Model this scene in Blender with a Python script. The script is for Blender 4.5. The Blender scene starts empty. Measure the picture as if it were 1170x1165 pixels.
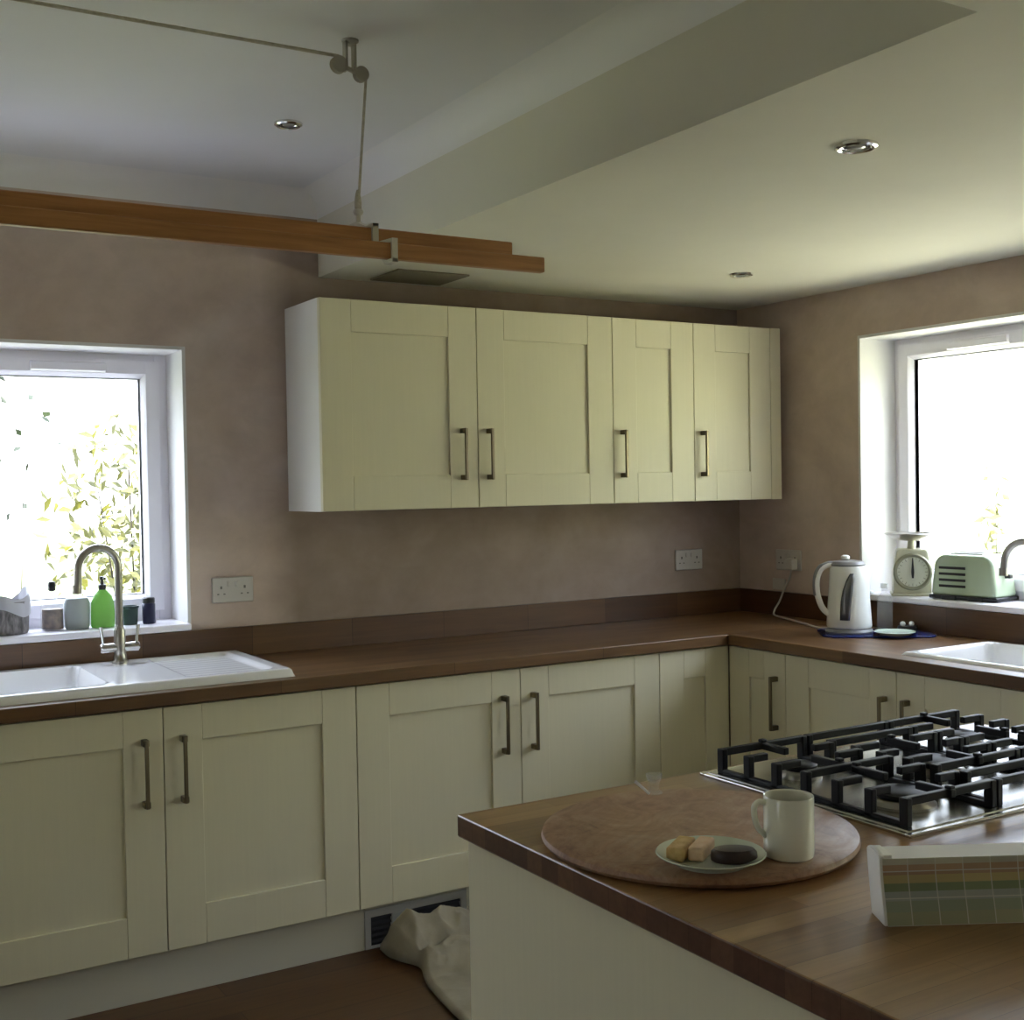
import bpy, bmesh, math, random
from mathutils import Vector, Matrix
random.seed(7)
sc = bpy.context.scene
col = sc.collection
PI = math.pi

# ------------------------------------------------------------------ materials
def new_mat(name):
    m = bpy.data.materials.new(name); m.use_nodes = True
    nt = m.node_tree
    return m, nt, nt.nodes['Principled BSDF']

def mat(name, c, rough=0.5, metal=0.0, spec=0.5, coat=0.0, trans=0.0, alpha=1.0, sub=0.0):
    m, nt, p = new_mat(name)
    p.inputs['Base Color'].default_value = (*c, 1)
    p.inputs['Roughness'].default_value = rough
    p.inputs['Metallic'].default_value = metal
    p.inputs['Specular IOR Level'].default_value = spec
    p.inputs['Coat Weight'].default_value = coat
    p.inputs['Transmission Weight'].default_value = trans
    return m

def coords(nt, scale=(1, 1, 1), rot=(0, 0, 0), loc=(0, 0, 0)):
    tc = nt.nodes.new('ShaderNodeTexCoord'); mp = nt.nodes.new('ShaderNodeMapping')
    mp.inputs['Scale'].default_value = scale; mp.inputs['Rotation'].default_value = rot
    mp.inputs['Location'].default_value = loc
    nt.links.new(tc.outputs['Object'], mp.inputs['Vector'])
    return mp.outputs['Vector']

def noise(nt, vec, scale, detail=4, rough=0.55, dist=0.0):
    n = nt.nodes.new('ShaderNodeTexNoise')
    n.inputs['Scale'].default_value = scale; n.inputs['Detail'].default_value = detail
    n.inputs['Roughness'].default_value = rough; n.inputs['Distortion'].default_value = dist
    nt.links.new(vec, n.inputs['Vector'])
    return n.outputs['Fac']

def ramp(nt, fac, stops, interp='LINEAR'):
    r = nt.nodes.new('ShaderNodeValToRGB'); e = r.color_ramp.elements
    r.color_ramp.interpolation = interp
    while len(e) < len(stops): e.new(0.5)
    for k, (pos, c) in enumerate(stops):
        e[k].position = pos; e[k].color = (*c, 1)
    nt.links.new(fac, r.inputs['Fac'])
    return r.outputs['Color']

def mixc(nt, a, b, fac, mode='MIX'):
    x = nt.nodes.new('ShaderNodeMix'); x.data_type = 'RGBA'; x.blend_type = mode
    if isinstance(fac, float): x.inputs[0].default_value = fac
    else: nt.links.new(fac, x.inputs[0])
    for i, v in ((6, a), (7, b)):
        if isinstance(v, tuple): x.inputs[i].default_value = (*v, 1)
        else: nt.links.new(v, x.inputs[i])
    return x.outputs[2]

def bump(nt, p, h, strength=0.2, dist=0.002):
    b = nt.nodes.new('ShaderNodeBump'); b.inputs['Strength'].default_value = strength
    b.inputs['Distance'].default_value = dist
    nt.links.new(h, b.inputs['Height']); nt.links.new(b.outputs['Normal'], p.inputs['Normal'])

def noise_mat(name, stops, scale, rough=0.7, bstr=0.0, bscale=60, stretch=(1, 1, 1), spec=0.3, metal=0):
    m, nt, p = new_mat(name)
    v = coords(nt, stretch)
    nt.links.new(ramp(nt, noise(nt, v, scale, 6, 0.6), stops), p.inputs['Base Color'])
    p.inputs['Roughness'].default_value = rough; p.inputs['Specular IOR Level'].default_value = spec
    p.inputs['Metallic'].default_value = metal
    if bstr: bump(nt, p, noise(nt, v, bscale, 4), bstr)
    return m

def stave_wood(name, dark, light, along='x', length=0.55, width=0.042, rough=0.35, mortar=0.0012, contrast=1.0):
    """solid-wood worktop of glued staves"""
    m, nt, p = new_mat(name)
    v = coords(nt, (1, 1, 1), (0, 0, 0 if along == 'x' else PI / 2))
    bt = nt.nodes.new('ShaderNodeTexBrick')
    nt.links.new(v, bt.inputs['Vector'])
    bt.inputs['Scale'].default_value = 1.0
    bt.inputs['Brick Width'].default_value = length; bt.inputs['Row Height'].default_value = width
    bt.inputs['Mortar Size'].default_value = mortar; bt.inputs['Mortar Smooth'].default_value = 0.3
    bt.inputs['Bias'].default_value = -0.1
    bt.offset = 0.43; bt.offset_frequency = 2; bt.squash = 1.0
    bt.inputs['Color1'].default_value = (*dark, 1); bt.inputs['Color2'].default_value = (*light, 1)
    bt.inputs['Mortar'].default_value = (*[c * 0.6 for c in dark], 1)
    gv = coords(nt, (3, 60, 60) if along == 'x' else (60, 3, 60))
    g = noise(nt, gv, 1.2, 6, 0.6, 0.4)
    gr = ramp(nt, g, [(0.25, (0.72, 0.70, 0.68)), (0.75, (1.12, 1.1, 1.05))])
    c = mixc(nt, bt.outputs['Color'], gr, 1.0, 'MULTIPLY')
    big = ramp(nt, noise(nt, coords(nt, (1, 1, 1)), 2.2, 2), [(0.3, (0.9, 0.9, 0.9)), (0.7, (1.08, 1.06, 1.02))])
    nt.links.new(mixc(nt, c, big, 1.0, 'MULTIPLY'), p.inputs['Base Color'])
    p.inputs['Roughness'].default_value = rough
    bump(nt, p, g, 0.06, 0.001)
    return m

CREAM = (0.71, 0.665, 0.485)
M = {}
def painted(name, c):
    m, nt, p = new_mat(name)
    g = noise(nt, coords(nt, (70, 70, 2.5)), 1.5, 4)
    cc = ramp(nt, g, [(0.3, tuple(x * 0.985 for x in c)), (0.7, tuple(min(1, x * 1.015) for x in c))])
    nt.links.new(cc, p.inputs['Base Color'])
    p.inputs['Roughness'].default_value = 0.42; p.inputs['Specular IOR Level'].default_value = 0.4
    bump(nt, p, g, 0.08, 0.001)
    return m
M['cream'] = painted('cream_paint', CREAM)
M['carcass'] = mat('carcass', (0.80, 0.79, 0.75), 0.5)
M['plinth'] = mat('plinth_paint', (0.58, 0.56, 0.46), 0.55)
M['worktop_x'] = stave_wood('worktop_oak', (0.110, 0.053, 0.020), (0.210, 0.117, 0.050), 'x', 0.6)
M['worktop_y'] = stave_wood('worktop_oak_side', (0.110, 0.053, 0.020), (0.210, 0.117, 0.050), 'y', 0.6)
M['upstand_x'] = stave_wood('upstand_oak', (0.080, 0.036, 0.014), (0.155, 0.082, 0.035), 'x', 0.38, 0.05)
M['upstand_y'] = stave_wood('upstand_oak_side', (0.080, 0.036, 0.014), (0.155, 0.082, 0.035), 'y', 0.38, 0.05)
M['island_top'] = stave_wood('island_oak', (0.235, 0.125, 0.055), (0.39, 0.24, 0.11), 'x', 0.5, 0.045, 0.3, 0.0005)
M['end_grain'] = stave_wood('oak_end_grain', (0.105, 0.055, 0.038), (0.165, 0.088, 0.055), 'x', 0.5, 0.045, 0.3, 0.0005)
M['floor'] = stave_wood('floor_boards', (0.092, 0.043, 0.016), (0.138, 0.068, 0.026), 'x', 1.3, 0.13, 0.38, 0.002)
# bare plaster
def plaster(name, gain, patch=False):
    m, nt, p = new_mat(name)
    v = coords(nt)
    a = noise(nt, v, 1.6, 7, 0.62, 0.6); b2 = noise(nt, v, 7, 6, 0.6, 0.3)
    tr = noise(nt, coords(nt, (3, 3, 5), (0, .7, 0)), 1.6, 4, .6, 1.5)      # trowel sweeps
    st = [(0.3, (0.455, 0.36, 0.305)), (0.52, (0.54, 0.44, 0.38)), (0.72, (0.60, 0.51, 0.46))]
    ca = ramp(nt, a, [(q, tuple(x * gain for x in c)) for q, c in st])
    cb = ramp(nt, b2, [(0.3, (0.92, 0.91, 0.90)), (0.7, (1.06, 1.05, 1.04))])
    c = mixc(nt, ca, cb, 1.0, 'MULTIPLY')
    c = mixc(nt, c, ramp(nt, tr, [(0.35, (0.965, 0.96, 0.955)), (0.65, (1.03, 1.03, 1.03))]), 1.0, 'MULTIPLY')
    if patch:      # plaster turns darker right of a soft vertical line
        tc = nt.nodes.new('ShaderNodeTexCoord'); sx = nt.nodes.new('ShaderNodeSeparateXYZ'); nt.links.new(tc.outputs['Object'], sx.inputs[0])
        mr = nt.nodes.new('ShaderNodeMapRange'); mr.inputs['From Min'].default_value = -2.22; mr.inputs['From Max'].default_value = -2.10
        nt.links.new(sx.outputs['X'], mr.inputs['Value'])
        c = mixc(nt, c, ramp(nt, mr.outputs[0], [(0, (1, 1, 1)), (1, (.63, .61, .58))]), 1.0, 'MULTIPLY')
    nt.links.new(c, p.inputs['Base Color'])
    p.inputs['Roughness'].default_value = 0.72; p.inputs['Specular IOR Level'].default_value = 0.25
    bump(nt, p, b2, 0.1, 0.003)
    return m
M['plaster'] = plaster('bare_plaster', 1.08); M['plaster_back'] = plaster('bare_plaster_darker_right', 1.08, True)
M['white_wall'] = mat('white_wall_paint', (0.80, 0.79, 0.76), 0.8)
M['ceiling'] = noise_mat('ceiling_paint', [(0.3, (0.74, 0.74, 0.745)), (0.7, (0.77, 0.77, 0.775))], 2.0, 0.85, 0.05, 20)
M['magnolia'] = noise_mat('magnolia_paint', [(0.3, (0.68, 0.655, 0.565)), (0.7, (0.72, 0.695, 0.60))], 2.0, 0.85, 0.05, 20)
M['cove'] = mat('cove_paint', (0.80, 0.79, 0.78), 0.8)
M['upvc'] = mat('white_upvc', (0.91, 0.89, 0.95), 0.28)
M['reveal'] = mat('reveal_paint', (0.78, 0.77, 0.765), 0.6)
M['seal'] = mat('window_seal', (0.05, 0.05, 0.055), 0.6)
M['ceramic'] = mat('white_ceramic', (0.88, 0.88, 0.89), 0.10, 0, 0.5, 0.3)
M['steel'] = mat('brushed_steel', (0.42, 0.40, 0.36), 0.28, 1)
M['nickel'] = mat('handle_nickel', (0.21, 0.175, 0.115), 0.34, 1)
M['chrome'] = mat('chrome', (0.75, 0.74, 0.72), 0.12, 1)
M['socket'] = mat('socket_plastic', (0.56, 0.53, 0.48), 0.35)
M['slot'] = mat('dark_slot', (0.03, 0.028, 0.026), 0.7)
M['pin'] = mat('pin_hole', (0.16, 0.15, 0.13), 0.7)
M['iron'] = mat('cast_iron', (0.009, 0.0085, 0.009), 0.5, 0.0, 0.25)
M['hob_steel'] = mat('hob_steel', (0.48, 0.48, 0.45), 0.27, 1)
M['hob_rim'] = mat('hob_rim_steel', (0.62, 0.61, 0.57), 0.25, 1)
M['white_iron'] = mat('white_painted_iron', (0.56, 0.52, 0.44), 0.45)
M['old_iron'] = mat('aged_white_iron', (0.38, 0.36, 0.29), 0.5)
M['rope'] = noise_mat('rope', [(0.3, (0.40, 0.36, 0.28)), (0.7, (0.54, 0.50, 0.40))], 80, 0.9)
# pine laths
m, nt, p = new_mat('pine_lath')
g = noise(nt, coords(nt, (2.5, 50, 50)), 1.3, 5, 0.6, 0.5)
c = ramp(nt, g, [(0.25, (0.26, 0.105, 0.030)), (0.6, (0.42, 0.19, 0.06)), (0.85, (0.50, 0.25, 0.09))])
vo = nt.nodes.new('ShaderNodeTexVoronoi'); vo.inputs['Scale'].default_value = 1.0
nt.links.new(coords(nt, (3.2, 9, 9), (0, 0, 0), (0.3, 0.2, 0.1)), vo.inputs['Vector'])
k = ramp(nt, vo.outputs['Distance'], [(0.0, (0.25, 0.2, 0.15)), (0.07, (0.35, 0.3, 0.25)), (0.11, (1, 1, 1))])
nt.links.new(mixc(nt, c, k, 1.0, 'MULTIPLY'), p.inputs['Base Color'])
p.inputs['Roughness'].default_value = 0.5; M['pine'] = m
# chopping board
m, nt, p = new_mat('worn_board')
v = coords(nt)
c1 = ramp(nt, noise(nt, v, 11, 8, 0.75, 1.2), [(0.32, (0.165, 0.075, 0.038)), (0.48, (0.31, 0.17, 0.092)), (0.72, (0.42, 0.30, 0.20))])
c2 = ramp(nt, noise(nt, coords(nt, (4, 45, 45)), 2, 4), [(0.3, (0.85, 0.84, 0.82)), (0.7, (1.1, 1.1, 1.1))])
nt.links.new(mixc(nt, c1, c2, 1.0, 'MULTIPLY'), p.inputs['Base Color'])
p.inputs['Roughness'].default_value = 0.45; M['board'] = m
M['mug'] = mat('cream_glaze', (0.82, 0.81, 0.68), 0.18, 0, 0.5, 0.3)
M['plate'] = mat('pale_green_glaze', (0.62, 0.68, 0.56), 0.15, 0, 0.5, 0.3)
M['tea'] = mat('tea', (0.10, 0.045, 0.018), 0.08)
M['shortbread'] = noise_mat('shortbread', [(0.3, (0.55, 0.36, 0.13)), (0.7, (0.75, 0.55, 0.26))], 60, 0.85, 0.4, 120)
M['wafer'] = noise_mat('pink_shortcake', [(0.3, (0.74, 0.50, 0.30)), (0.7, (0.82, 0.62, 0.42))], 60, 0.8, 0.3, 120)
M['choc'] = noise_mat('dark_chocolate', [(0.3, (0.022, 0.011, 0.009)), (0.7, (0.04, 0.022, 0.018))], 30, 0.38, 0.15, 60, spec=0.5)
M['page'] = mat('page_edges', (0.85, 0.83, 0.79), 0.7)
M['kettle'] = mat('white_plastic', (0.84, 0.85, 0.82), 0.25)
M['kettle_grey'] = mat('grey_plastic', (0.22, 0.22, 0.23), 0.35)
M['kettle_win'] = mat('smoky_window', (0.10, 0.10, 0.105), 0.1)
M['mint'] = mat('mint_enamel', (0.44, 0.53, 0.36), 0.22, 0, 0.5, 0.3)
M['creamscale'] = mat('cream_enamel', (0.58, 0.56, 0.42), 0.35)
M['dial'] = mat('dial_face', (0.68, 0.68, 0.56), 0.5)
M['olive_ring'] = mat('dial_ring', (0.28, 0.27, 0.18), 0.4)
M['black'] = mat('black_plastic', (0.018, 0.018, 0.02), 0.4)
M['navy'] = mat('navy_plastic', (0.012, 0.014, 0.055), 0.35)
M['navy_mat'] = mat('navy_board', (0.02, 0.03, 0.16), 0.12)
M['darkgreen'] = mat('dark_green_plastic', (0.02, 0.045, 0.04), 0.4)
M['greytub'] = mat('grey_green_tub', (0.36, 0.40, 0.40), 0.45)
M['wicker'] = None
m, nt, p = new_mat('grey_wicker')
w = nt.nodes.new('ShaderNodeTexBrick'); nt.links.new(coords(nt, (1, 1, 1)), w.inputs['Vector'])
n1 = noise(nt, coords(nt, (90, 90, 25)), 1.0, 3)
nt.nodes.remove(w)
nt.links.new(ramp(nt, n1, [(0.35, (0.10, 0.095, 0.10)), (0.65, (0.30, 0.28, 0.29))]), p.inputs['Base Color'])
bump(nt, p, n1, 0.5, 0.004); p.inputs['Roughness'].default_value = 0.8; M['wicker'] = m
M['bag'] = mat('thin_white_liner', (0.55, 0.55, 0.62), 0.4)
M['dustsheet'] = noise_mat('dust_sheet', [(0.3, (0.31, 0.275, 0.20)), (0.7, (0.40, 0.36, 0.275))], 9, 0.9, 0.25, 150)
M['grille'] = mat('heater_grille', (0.05, 0.05, 0.055), 0.5)
M['heater'] = mat('heater_panel', (0.48, 0.48, 0.47), 0.45)
M['lamp'] = mat('lamp_glass', (0.30, 0.29, 0.27), 0.15)
M['hatch'] = mat('bare_board', (0.22, 0.19, 0.135), 0.9)
M['lawn'] = noise_mat('lawn', [(0.3, (0.065, 0.078, 0.04)), (0.7, (0.10, 0.115, 0.06))], 2.0, 0.95)
M['bounce_patio'] = noise_mat('paving', [(0.3, (0.105, 0.11, 0.135)), (0.7, (0.14, 0.146, 0.18))], 3.0, 0.9)  # for the added ground that bounces cool light to the left ceiling
M['gravel'] = noise_mat('gravel', [(0.3, (0.30, 0.297, 0.215)), (0.7, (0.38, 0.372, 0.275))], 6.0, 0.9)  # for the added ground that bounces warm light in on the right
M['hedge'] = noise_mat('clipped_hedge', [(0.35, (0.27, 0.29, 0.18)), (0.65, (0.47, 0.49, 0.33))], 14, 0.8, 0.6, 30)
M['bark'] = noise_mat('bark', [(0.3, (0.012, 0.010, 0.007)), (0.7, (0.03, 0.024, 0.016))], 12, 0.9)
def leaf_mat(name, a, b):
    m, nt, p = new_mat(name)
    nt.links.new(ramp(nt, noise(nt, coords(nt), 5, 2), [(0.35, a), (0.65, b)]), p.inputs['Base Color'])
    p.inputs['Roughness'].default_value = 0.5
    tr = nt.nodes.new('ShaderNodeBsdfTranslucent'); tr.inputs['Color'].default_value = (*b, 1)
    mx = nt.nodes.new('ShaderNodeMixShader'); mx.inputs[0].default_value = 0.45
    nt.links.new(p.outputs[0], mx.inputs[1]); nt.links.new(tr.outputs[0], mx.inputs[2])
    nt.links.new(mx.outputs[0], nt.nodes['Material Output'].inputs['Surface'])
    return m
M['leaf_yellow'] = leaf_mat('yellow_green_leaf', (0.040, 0.042, 0.008), (0.085, 0.082, 0.016))
M['leaf_dark'] = leaf_mat('dark_leaf', (0.005, 0.010, 0.004), (0.014, 0.022, 0.009))
def glass_mat(name, c=(1, 1, 1), ior=1.45):
    m = bpy.data.materials.new(name); m.use_nodes = True; nt = m.node_tree
    nt.nodes.clear()
    o = nt.nodes.new('ShaderNodeOutputMaterial'); t = nt.nodes.new('ShaderNodeBsdfTransparent'); g = nt.nodes.new('ShaderNodeBsdfGlossy')
    t.inputs['Color'].default_value = (*c, 1); g.inputs['Roughness'].default_value = 0.02
    lw = nt.nodes.new('ShaderNodeLayerWeight'); lw.inputs['Blend'].default_value = .5
    pw = nt.nodes.new('ShaderNodeMath'); pw.operation = 'POWER'; pw.inputs[1].default_value = 5
    ad = nt.nodes.new('ShaderNodeMath'); ad.operation = 'MULTIPLY_ADD'; ad.inputs[1].default_value = .90; ad.inputs[2].default_value = ((ior - 1) / (ior + 1)) ** 2
    mx = nt.nodes.new('ShaderNodeMixShader')
    nt.links.new(lw.outputs['Facing'], pw.inputs[0]); nt.links.new(pw.outputs[0], ad.inputs[0]); nt.links.new(ad.outputs[0], mx.inputs[0]); nt.links.new(t.outputs[0], mx.inputs[1]); nt.links.new(g.outputs[0], mx.inputs[2])
    nt.links.new(mx.outputs[0], o.inputs['Surface'])
    return m
M['pane'] = glass_mat('window_glass', (0.97, 0.98, 0.97))
m = bpy.data.materials.new('clear_glass'); m.use_nodes = True; nt = m.node_tree; p = nt.nodes['Principled BSDF']
p.inputs['Base Color'].default_value = (.72, .74, .70, 1); p.inputs['Roughness'].default_value = .08
t = nt.nodes.new('ShaderNodeBsdfTransparent'); mx = nt.nodes.new('ShaderNodeMixShader'); mx.inputs[0].default_value = .16
nt.links.new(t.outputs[0], mx.inputs[1]); nt.links.new(p.outputs[0], mx.inputs[2]); nt.links.new(mx.outputs[0], nt.nodes['Material Output'].inputs['Surface'])
M['clear'] = m
M['green_glass'] = mat('pale_green_glass', (0.50, 0.62, 0.54), 0.1, 0, 0.5, 0.4)
m, nt, p = new_mat('green_soap')
p.inputs['Base Color'].default_value = (0.22, 0.40, 0.12, 1); p.inputs['Roughness'].default_value = 0.15
tr = nt.nodes.new('ShaderNodeBsdfTranslucent'); tr.inputs['Color'].default_value = (0.36, 0.58, 0.22, 1)
mx = nt.nodes.new('ShaderNodeMixShader'); mx.inputs[0].default_value = 0.5
nt.links.new(p.outputs[0], mx.inputs[1]); nt.links.new(tr.outputs[0], mx.inputs[2])
nt.links.new(mx.outputs[0], nt.nodes['Material Output'].inputs['Surface']); M['soap'] = m
M['jarfill'] = noise_mat('jar_contents', [(0.35, (0.11, 0.09, 0.10)), (0.65, (0.30, 0.22, 0.18))], 45, 0.5)
# swatch pages: coloured rows, pale grid lines
m, nt, p = new_mat('colour_swatches')
tc = nt.nodes.new('ShaderNodeTexCoord'); sx = nt.nodes.new('ShaderNodeSeparateXYZ')
nt.links.new(tc.outputs['Object'], sx.inputs[0])
mr = nt.nodes.new('ShaderNodeMapRange'); mr.inputs['From Max'].default_value = 0.083
nt.links.new(sx.outputs['Z'], mr.inputs['Value'])
rows = ramp(nt, mr.outputs[0], [(0.0, (0.44, 0.44, 0.28)), (0.20, (0.38, 0.42, 0.30)), (0.36, (0.45, 0.48, 0.43)), (0.50, (0.27, 0.33, 0.18)),
                                (0.62, (0.58, 0.48, 0.22)), (0.74, (0.48, 0.32, 0.20)), (0.90, (0.56, 0.54, 0.42))], 'CONSTANT')
bt = nt.nodes.new('ShaderNodeTexBrick'); cb = nt.nodes.new('ShaderNodeCombineXYZ')
nt.links.new(sx.outputs['X'], cb.inputs[0]); nt.links.new(sx.outputs['Z'], cb.inputs[1]); nt.links.new(cb.outputs[0], bt.inputs['Vector'])
bt.offset = 0.0; bt.inputs['Scale'].default_value = 1; bt.inputs['Brick Width'].default_value = 0.037; bt.inputs['Row Height'].default_value = 0.0332
bt.inputs['Mortar Size'].default_value = 0.0007; bt.inputs['Color1'].default_value = (0.85, 0.85, 0.85, 1); bt.inputs['Color2'].default_value = (1.15, 1.15, 1.15, 1)
nt.links.new(mixc(nt, mixc(nt, rows, bt.outputs['Color'], 1.0, 'MULTIPLY'), (0.68, 0.67, 0.60), bt.outputs['Fac']), p.inputs['Base Color'])
p.inputs['Roughness'].default_value = 0.4; M['swatch'] = m

# ------------------------------------------------------------------ mesh builder
class MB:
    def __init__(s): s.bm = bmesh.new()
    def box(s, x0, y0, z0, x1, y1, z1, mi=0):
        vs = [s.bm.verts.new((x, y, z)) for x in (x0, x1) for y in (y0, y1) for z in (z0, z1)]
        for f in ((0, 1, 3, 2), (4, 6, 7, 5), (0, 4, 5, 1), (2, 3, 7, 6), (0, 2, 6, 4), (1, 5, 7, 3)):
            s.bm.faces.new([vs[i] for i in f]).material_index = mi
        return s
    def prism(s, pts, a, b, axis='y', mi=0):
        """closed 2-D outline extruded from a to b along an axis"""
        def P(u, v, t):
            return {'x': (t, u, v), 'y': (u, t, v), 'z': (u, v, t)}[axis]
        A = [s.bm.verts.new(P(u, v, a)) for u, v in pts]; B = [s.bm.verts.new(P(u, v, b)) for u, v in pts]
        n = len(pts)
        for i in range(n):
            s.bm.faces.new((A[i], A[(i + 1) % n], B[(i + 1) % n], B[i])).material_index = mi
        s.bm.faces.new(A[::-1]).material_index = mi; s.bm.faces.new(B).material_index = mi
        return s
    def ring(s, c, u, v, r, n):
        return [s.bm.verts.new(c + (u * math.cos(2 * PI * k / n) + v * math.sin(2 * PI * k / n)) * r) for k in range(n)]
    def tube(s, pts, r, n=12, cap=True, mi=0):
        pts = [Vector(q) for q in pts]; R = r if isinstance(r, (list, tuple)) else [r] * len(pts)
        prev = None; u = None
        for i, q in enumerate(pts):
            t = (pts[min(i + 1, len(pts) - 1)] - pts[max(i - 1, 0)]).normalized()
            if u is None: u = t.orthogonal().normalized()
            else: u = (u - t * u.dot(t)).normalized()
            w = t.cross(u)
            rg = s.ring(q, u, w, R[i], n)
            if prev:
                for k in range(n):
                    s.bm.faces.new((prev[k], prev[(k + 1) % n], rg[(k + 1) % n], rg[k])).material_index = mi
            elif cap: s.bm.faces.new(rg[::-1]).material_index = mi
            prev = rg
        if cap: s.bm.faces.new(prev).material_index = mi
        return s
    def lathe(s, prof, c=(0, 0, 0), n=32, sx=1, sy=1, cap=True, mi=0, M4=None):
        c = Vector(c); rings = []
        for r, z in prof:
            vs = []
            for k in range(n):
                q = Vector((r * sx * math.cos(2 * PI * k / n), r * sy * math.sin(2 * PI * k / n), z))
                if M4 is not None: q = M4 @ q
                vs.append(s.bm.verts.new(c + q))
            rings.append(vs)
        for a, b in zip(rings, rings[1:]):
            for k in range(n):
                s.bm.faces.new((a[k], a[(k + 1) % n], b[(k + 1) % n], b[k])).material_index = mi
        if cap:
            s.bm.faces.new(rings[0][::-1]).material_index = mi; s.bm.faces.new(rings[-1]).material_index = mi
        return s
    def cyl(s, a, b, r, n=20, mi=0): return s.tube([a, b], r, n, True, mi)
    def field(s, xs, ys, f, z0=None):
        g = [[s.bm.verts.new((x, y, f(x, y))) for y in ys] for x in xs]
        for i in range(len(xs) - 1):
            for j in range(len(ys) - 1):
                s.bm.faces.new((g[i][j], g[i + 1][j], g[i + 1][j + 1], g[i][j + 1]))
        return g
    def build(s, name, m, parent=None, bevel=0, smooth=True, seg=2, weld=False, angle=38):
        if weld: bmesh.ops.remove_doubles(s.bm, verts=s.bm.verts, dist=1e-5)
        bmesh.ops.recalc_face_normals(s.bm, faces=s.bm.faces)
        me = bpy.data.meshes.new(name); s.bm.to_mesh(me); s.bm.free()
        for x in (m if isinstance(m, (list, tuple)) else [m]): me.materials.append(x)
        o = bpy.data.objects.new(name, me); col.objects.link(o)
        if parent is not None: o.parent = parent
        if smooth:
            me.polygons.foreach_set('use_smooth', [True] * len(me.polygons))
            me.set_sharp_from_angle(angle=math.radians(angle))
        if bevel:
            b = o.modifiers.new('bevel', 'BEVEL'); b.width = bevel; b.segments = seg; b.limit_method = 'ANGLE'; b.angle_limit = math.radians(40)
        return o

def tag(o, label, cat=None, group=None, kind=None):
    o['label'] = label
    if cat: o['category'] = cat
    if group: o['group'] = group
    if kind: o['kind'] = kind
    return o
def thing(name, label, cat, loc=(0, 0, 0), rotz=0, group=None, kind=None):
    o = bpy.data.objects.new(name, None); col.objects.link(o)
    o.location = loc; o.rotation_euler = (0, 0, rotz); o.empty_display_size = 0.05
    return tag(o, label, cat, group, kind)
def struct(o, label, cat): return tag(o, label, cat, None, 'structure')

# ------------------------------------------------------------------ measured layout
HR, HL, XS, YE = 2.2545, 2.548, -1.9975, -2.822
XL, YF = -5.2, -6.2                     # room's far left and the wall behind the camera
LW = dict(x0=-4.15, x1=-2.49, z0=1.015, z1=1.983)
RW2 = (-2.95, -4.25)                    # unseen second window added further along the right wall, for light
RW = dict(y0=-0.707, y1=-1.98, z0=1.015, z1=2.0605)
WT = 0.30

# setting
struct(MB().box(XL, YF, -0.12, 0.3, 0.3, 0).build('floor', M['floor'], smooth=False), 'dark brown wooden floor boards', 'floor')
w = MB()
w.box(XL, 0, 0, LW['x0'], WT, HL + .1).box(LW['x1'], 0, 0, 0, WT, HL + .1)
w.box(LW['x0'], 0, 0, LW['x1'], WT, LW['z0']).box(LW['x0'], 0, LW['z1'], LW['x1'], WT, HL + .1)
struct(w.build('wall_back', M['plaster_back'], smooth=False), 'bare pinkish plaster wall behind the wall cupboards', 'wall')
w = MB()
w.box(0, RW['y0'], 0, WT, WT, HL + .1).box(0, RW2[0], 0, WT, RW['y1'], HL + .1).box(0, YF, 0, WT, RW2[1], HL + .1)
for a_, b_ in ((RW['y1'], RW['y0']), (RW2[1], RW2[0])): w.box(0, a_, 0, WT, b_, RW['z0']).box(0, a_, RW['z1'], WT, b_, HL + .1)
struct(w.build('wall_right', M['plaster'], smooth=False), 'bare brown plaster wall around the right-hand window', 'wall')
DY0, DY1, DZ0, DZ1 = -2.95, -2.58, 1.0, 1.7           # unseen narrow side window added in the left wall as fill light
w = MB()
w.box(XL - .2, YF, 0, XL, DY0, HL + .1).box(XL - .2, DY1, 0, XL, WT, HL + .1).box(XL - .2, DY0, DZ1, XL, DY1, HL + .1).box(XL - .2, DY0, 0, XL, DY1, DZ0)
struct(w.build('wall_left', M['white_wall'], smooth=False), 'white wall on the far left side of the room', 'wall')
dr = thing('fill_window_left', 'added narrow white framed side window in the left wall, unseen, for fill light', 'window', (XL - .12, (DY0 + DY1) / 2, 0), 0, None, 'structure')
hw = (DY1 - DY0) / 2
f = MB().box(-.04, -hw, DZ0, .04, -hw + .05, DZ1).box(-.04, hw - .05, DZ0, .04, hw, DZ1).box(-.04, -hw + .05, DZ1 - .05, .04, hw - .05, DZ1).box(-.04, -hw + .05, DZ0, .04, hw - .05, DZ0 + .05)
f.build('window_frame', M['upvc'], dr, .003)
MB().box(-.004, -hw + .045, DZ0 + .045, .004, hw - .045, DZ1 - .045).build('pane', M['pane'], dr, smooth=False)
struct(MB().box(XL - .2, YF - .2, 0, WT, YF, HL + .1).build('wall_front', M['white_wall'], smooth=False), 'white wall behind the camera', 'wall')
struct(MB().box(XL - .2, YF - .2, HL, WT, WT, HL + .12).build('ceiling', M['ceiling'], smooth=False), 'higher white ceiling on the left, edged with coving', 'ceiling')
struct(MB().box(XS, YF, HR, 0, 0, HL).box(XL, YF, HR, XS, YE, HL).build('ceiling', M['magnolia'], smooth=False), 'lower white ceiling on the right with a long dropped edge', 'ceiling')
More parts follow.
